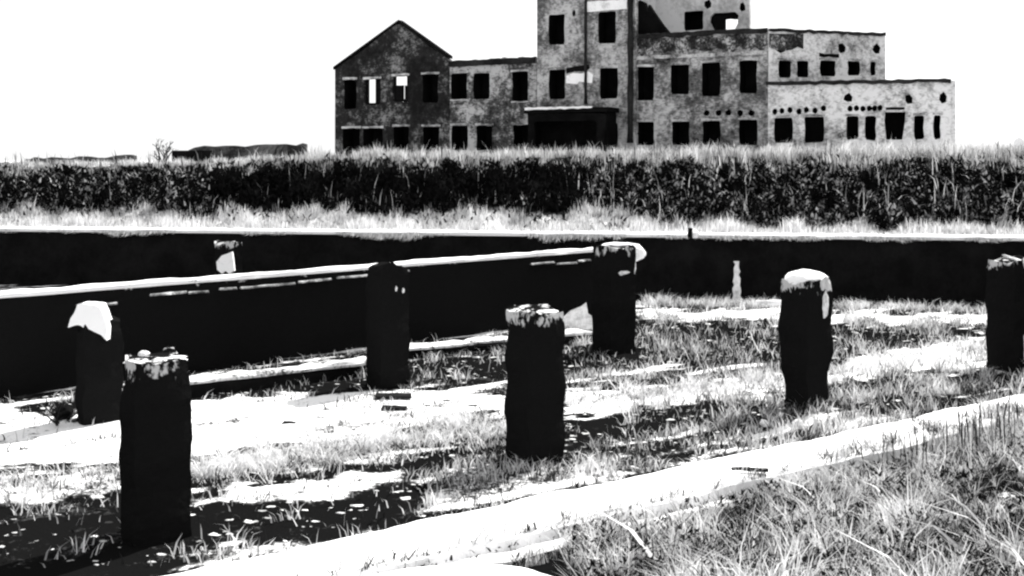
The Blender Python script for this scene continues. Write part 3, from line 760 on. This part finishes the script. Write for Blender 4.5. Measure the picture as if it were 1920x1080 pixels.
# dark scrub on the face of the bank: small leaves at all heights of low bushes
def scrub_d(x, y):
    wd = (Vector((x, y)) - WA).dot(WN); lo = 3.1 - .9 * smooth(3, 9, x) + .9 * fbm(x * .5, 0, 9)
    if wd < lo: return .04
    return (.25 + .75 * (fbm(x * .6, y * .6, 5) > -.25)) * (1 if wd < 6.0 + 1.3 * fbm(x * .4, 1, 22) + .5 * fbm(x * 1.7, 1, 24) else .05)
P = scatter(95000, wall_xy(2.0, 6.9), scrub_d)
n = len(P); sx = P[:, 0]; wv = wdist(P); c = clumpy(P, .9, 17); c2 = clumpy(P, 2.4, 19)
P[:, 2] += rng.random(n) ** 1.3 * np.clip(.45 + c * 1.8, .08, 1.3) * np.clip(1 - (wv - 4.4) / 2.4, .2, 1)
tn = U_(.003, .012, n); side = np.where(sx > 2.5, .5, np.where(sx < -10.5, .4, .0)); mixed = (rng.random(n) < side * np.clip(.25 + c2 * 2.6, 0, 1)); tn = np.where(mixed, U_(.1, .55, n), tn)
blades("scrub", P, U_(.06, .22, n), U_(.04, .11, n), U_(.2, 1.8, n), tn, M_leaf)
# lone pale stalks standing out of the scrub
P = scatter(420, wall_xy(2.6, 6.5), lambda x, y: 1 if x > 2 else .25); n = len(P)
blades("pale_stalks", P, U_(.4, 1.3, n), U_(.015, .045, n), U_(.05, .5, n), U_(.35, .75, n), M_blade)
# crest grass
P = scatter(60000, wall_xy(5.4, 11.0), lambda x, y: (.3 + .7 * (fbm(x * .7, y * .7, 8) > -.15)) * (1 if (Vector((x, y)) - WA).dot(WN) > 6.1 + 1.2 * fbm(x * .5, 3, 2) + .6 * fbm(x * 1.9, 3, 4) - .7 * smooth(3, 10, x) else .16))
n = len(P); c = clumpy(P, 1.3, 41); blades("crest_grass", P, U_(.1, .36, n) * np.clip(1 + c * 1.4, .35, 2) * np.where(P[:, 0] < -8, .6, np.where(P[:, 0] > 5, 1.3, 1.05)), U_(.012, .035, n), U_(.05, .6, n), np.clip(U_(.08, .62, n) + c * .6, .015, .8), M_blade)
P = scatter(700, wall_xy(5.6, 9.5), lambda x, y: .1 + .9 * (fbm(x * .9, y * .9, 88) > .1)); n = len(P)
blades("crest_weeds", P, U_(.35, .8, n), U_(.02, .05, n), U_(.05, .5, n), np.where(rng.random(n) < .45, U_(.005, .03, n), U_(.2, .6, n)), M_blade)
# fringe over the wall coping, some of it leaning out over the edge
P = scatter(9000, wall_xy(.5, 1.9), lambda x, y: .6); n = len(P)
blades("fringe_grass", P, U_(.05, .2, n), U_(.012, .03, n), U_(.1, .9, n), U_(.4, .8, n), M_blade)
n = 16000; tt = rng.uniform(-5, 42, n); ov = np.array([fbm(t * .35, 5, 1) + fbm(t * 1.6, 2, 3) * .5 for t in tt]); keep = rng.random(n) < np.clip(.35 + ov * 1.1 + np.clip(tt - 18, 0, 8) * .06, .04, 1)
tt = tt[keep]; ov = ov[keep]; n = len(tt)
P = np.stack([WA.x + WD.x * tt - WN.x * .02, WA.y + WD.y * tt - WN.y * .02, np.full(n, WALL_Z + .0)], 1)
blades("overhanging_grass", P, -U_(.03, .26, n) * np.clip(.7 + ov * .8, .3, 1.5), U_(.015, .04, n), U_(.5, 1.3, n), U_(.4, .85, n), M_blade, out=np.array([-WN.x, -WN.y, 0]))
# basin floor weeds
def floor_xy():
    return random.uniform(-9, 15), random.uniform(10.5, 30)
def off_floor(x, y):
    p = Vector((x, y))
    if (p - WA).dot(WN) > (-1.8 if x > 0 else -.8) or p.dot(V) < KD + .05: return True
    return x < 3.6 and (p - LA).dot(Vector((-LDv.y, LDv.x))) > -.35
def floor_d(x, y):
    if off_floor(x, y): return 0
    t = tone(x, y)
    d = .035 if t > .74 else (.07 if t < .3 else .75)
    return d * (.25 + .75 * smooth(-4, 5, x)) * (1 if fbm(x * 1.1, y * 1.1, 6) > -.12 else .15)
P = scatter(48000, floor_xy, floor_d); n = len(P); c = clumpy(P, 1.5, 51)
tn = np.clip(U_(.1, .8, n) + c * .6, .02, .85); tn = np.where(rng.random(n) < np.clip(.28 - c * .8, .03, .8), U_(.005, .03, n), tn)
blades("floor_grass", P, U_(.04, .2, n) * (1 + .5 * (P[:, 0] > 3)) * np.clip(1 + c, .5, 1.8), U_(.008, .024, n), U_(.2, 1.1, n), tn, M_blade)
# pale rows of grass: at the foot of the far wall and along the old rows of the floor
def row_xy():
    if random.random() < .45:
        p = WA + WD * random.uniform(17, 34) - WN * random.uniform(1.85, 2.5); return p.x, p.y
    a, b = random.choice(ROWS); A, B = on(*a), on(*b); k = random.random()
    p = A.lerp(B, k); g = random.gauss(0, .4); return p.x + V.x * g, p.y + V.y * g
ROWS = [((0, 930), (950, 795)), ((1060, 757), (1470, 715)), ((1560, 704), (1850, 645)), ((360, 893), (950, 800))]
P = scatter(22000, row_xy, lambda x, y: 0 if (Vector((x, y)).dot(V) < KD + .05 or (Vector((x, y)) - WA).dot(WN) > -.6) else .3 + .7 * (fbm(x * 1.4, y * 1.4, 61) > -.1)); n = len(P); c = clumpy(P, 1.7, 63)
tn = np.clip(U_(.35, .9, n) + c * .4, .05, .9); tn = np.where(rng.random(n) < np.clip(.12 - c * .5, 0, .6), U_(.01, .05, n), tn)
blades("row_grass", P, U_(.05, .2, n) * np.clip(1 + c * 1.4, .4, 1.9), U_(.008, .024, n), U_(.2, 1.6, n), tn, M_blade)
# chips of pale rubble and dark clods on the soil
def chips(name, n, dens, szr, tr):
    P = scatter(n, floor_xy, dens); vs_, fs, tv = [], [], []
    for q in P:
        sz = random.uniform(*szr) * (1.6 if random.random() < .1 else 1); k = len(vs_); t = random.uniform(*tr); a0 = random.uniform(0, 6.3)
        for j in range(6):
            a = a0 + j * 1.047; rr = sz * random.uniform(.6, 1.25)
            vs_.append((q[0] + math.cos(a) * rr * 1.7, q[1] + math.sin(a) * rr, q[2] - .01)); tv.append(t)
        for j in range(6):
            a = a0 + j * 1.047; rr = sz * random.uniform(.35, .75)
            vs_.append((q[0] + math.cos(a) * rr * 1.7, q[1] + math.sin(a) * rr, q[2] + sz * random.uniform(.1, .4))); tv.append(t)
        fs += [(k + j, k + (j + 1) % 6, k + 6 + (j + 1) % 6, k + 6 + j) for j in range(6)] + [tuple(k + 6 + j for j in range(6))]
    me = bpy.data.meshes.new(name); me.from_pydata(vs_, [], fs)
    a = me.attributes.new("tone", 'FLOAT_COLOR', 'POINT'); tv = np.array(tv); a.data.foreach_set("color", np.stack([tv, tv, tv, np.ones_like(tv)], 1).reshape(-1))
    tag(link(name, me, M_chip), kind="stuff")
M_chip = leaf_mat("rubble_chip", .0)
chips("rubble", 2600, lambda x, y: 0 if off_floor(x, y) else (1 if tone(x, y) < .3 else .12) * (1 if fbm(x * .9, y * .9, 71) > -.1 else .2), (.014, .05), (.25, .85))
chips("clods", 900, lambda x, y: 0 if off_floor(x, y) else (1 if tone(x, y) < .7 else .12), (.02, .08), (.006, .03))
# rough grass of the near bank
def near_xy(): return random.uniform(-2.5, 10), random.uniform(5.5, 16)
def near_d(x, y):
    e = (KD - KW) - Vector((x, y)).dot(V)
    if e < -.08 - smooth(2.5, 9.0, x) * max(0, .4 + 1.6 * fbm(x * 2, y * 2, 33)): return 0
    if x < .5 and e > .6: return .0
    return .06 + .94 * (fbm(x * 1.6, y * 1.6, 12) + .5 * fbm(x * 5, y * 5, 14) > -.06)
P = scatter(82000, near_xy, near_d); n = len(P); ee = (KD - KW) - P[:, 0] * V.x - P[:, 1] * V.y; P[:, 2] = np.where((ee < 0) & (P[:, 0] * U.x + P[:, 1] * U.y < 15.5) & (ee > -KW), KZ - .02, P[:, 2]); c = clumpy(P, 1.9, 13); c2 = clumpy(P, 5, 15)
tn = np.clip(U_(.08, .72, n) + c * .75 + c2 * .4, .012, .9); tn = np.where(rng.random(n) < np.clip(.38 - c * 1.2 - c2 * 1.0, .04, .95), U_(.004, .03, n), tn)
blades("bank_grass", P, U_(.05, .26, n) * np.clip(1 + c * 1.4, .35, 2.0), U_(.005, .016, n), U_(.15, 1.5, n), tn, M_blade)
P = scatter(17000, near_xy, lambda x, y: near_d(x, y) * (fbm(x * 2.2, y * 2.2, 77) > .08)); n = len(P); P[:, 2] += U_(0, .22, n)
blades("dark_weeds", P, U_(.02, .07, n), U_(.012, .034, n), U_(.3, 1.8, n), U_(.003, .015, n), M_leaf)
# tall dead stems, and long bent straws lying through the grass
P = scatter(420, near_xy, lambda x, y: near_d(x, y) * (1 if x > 4.5 else .08)); n = len(P)
blades("dead_stems", P, U_(.4, 1.05, n), U_(.007, .014, n), U_(.02, .3, n), np.where(rng.random(n) < .5, U_(.006, .02, n), U_(.5, .8, n)), M_blade)
def edge_xy():
    a = random.uniform(9.5, 16.5); b = KD - KW - random.uniform(-.25, 1.3); return U.x * a + V.x * b, U.y * a + V.y * b
P = scatter(150, edge_xy, lambda x, y: 1 if x > 4.6 else .12); n = len(P)
blades("dead_stems", P, U_(.45, 1.0, n), U_(.014, .026, n), U_(.02, .28, n), U_(.004, .03, n), M_blade)
P = scatter(3500, edge_xy, lambda x, y: smooth(4, 8, x)); n = len(P); c = clumpy(P, 1.9, 13)
blades("tall_grass", P, U_(.2, .55, n), U_(.006, .016, n), U_(.1, .9, n), np.clip(U_(.1, .65, n) + c * .5, .02, .85), M_blade)
P = scatter(70, near_xy, lambda x, y: near_d(x, y)); n = len(P)
blades("bent_straw", P + np.array([0, 0, .1]), U_(.15, .36, n), U_(.018, .055, n), U_(1.3, 2.6, n), U_(.6, .9, n), M_blade, out=np.array([-.75, .65, 0]))
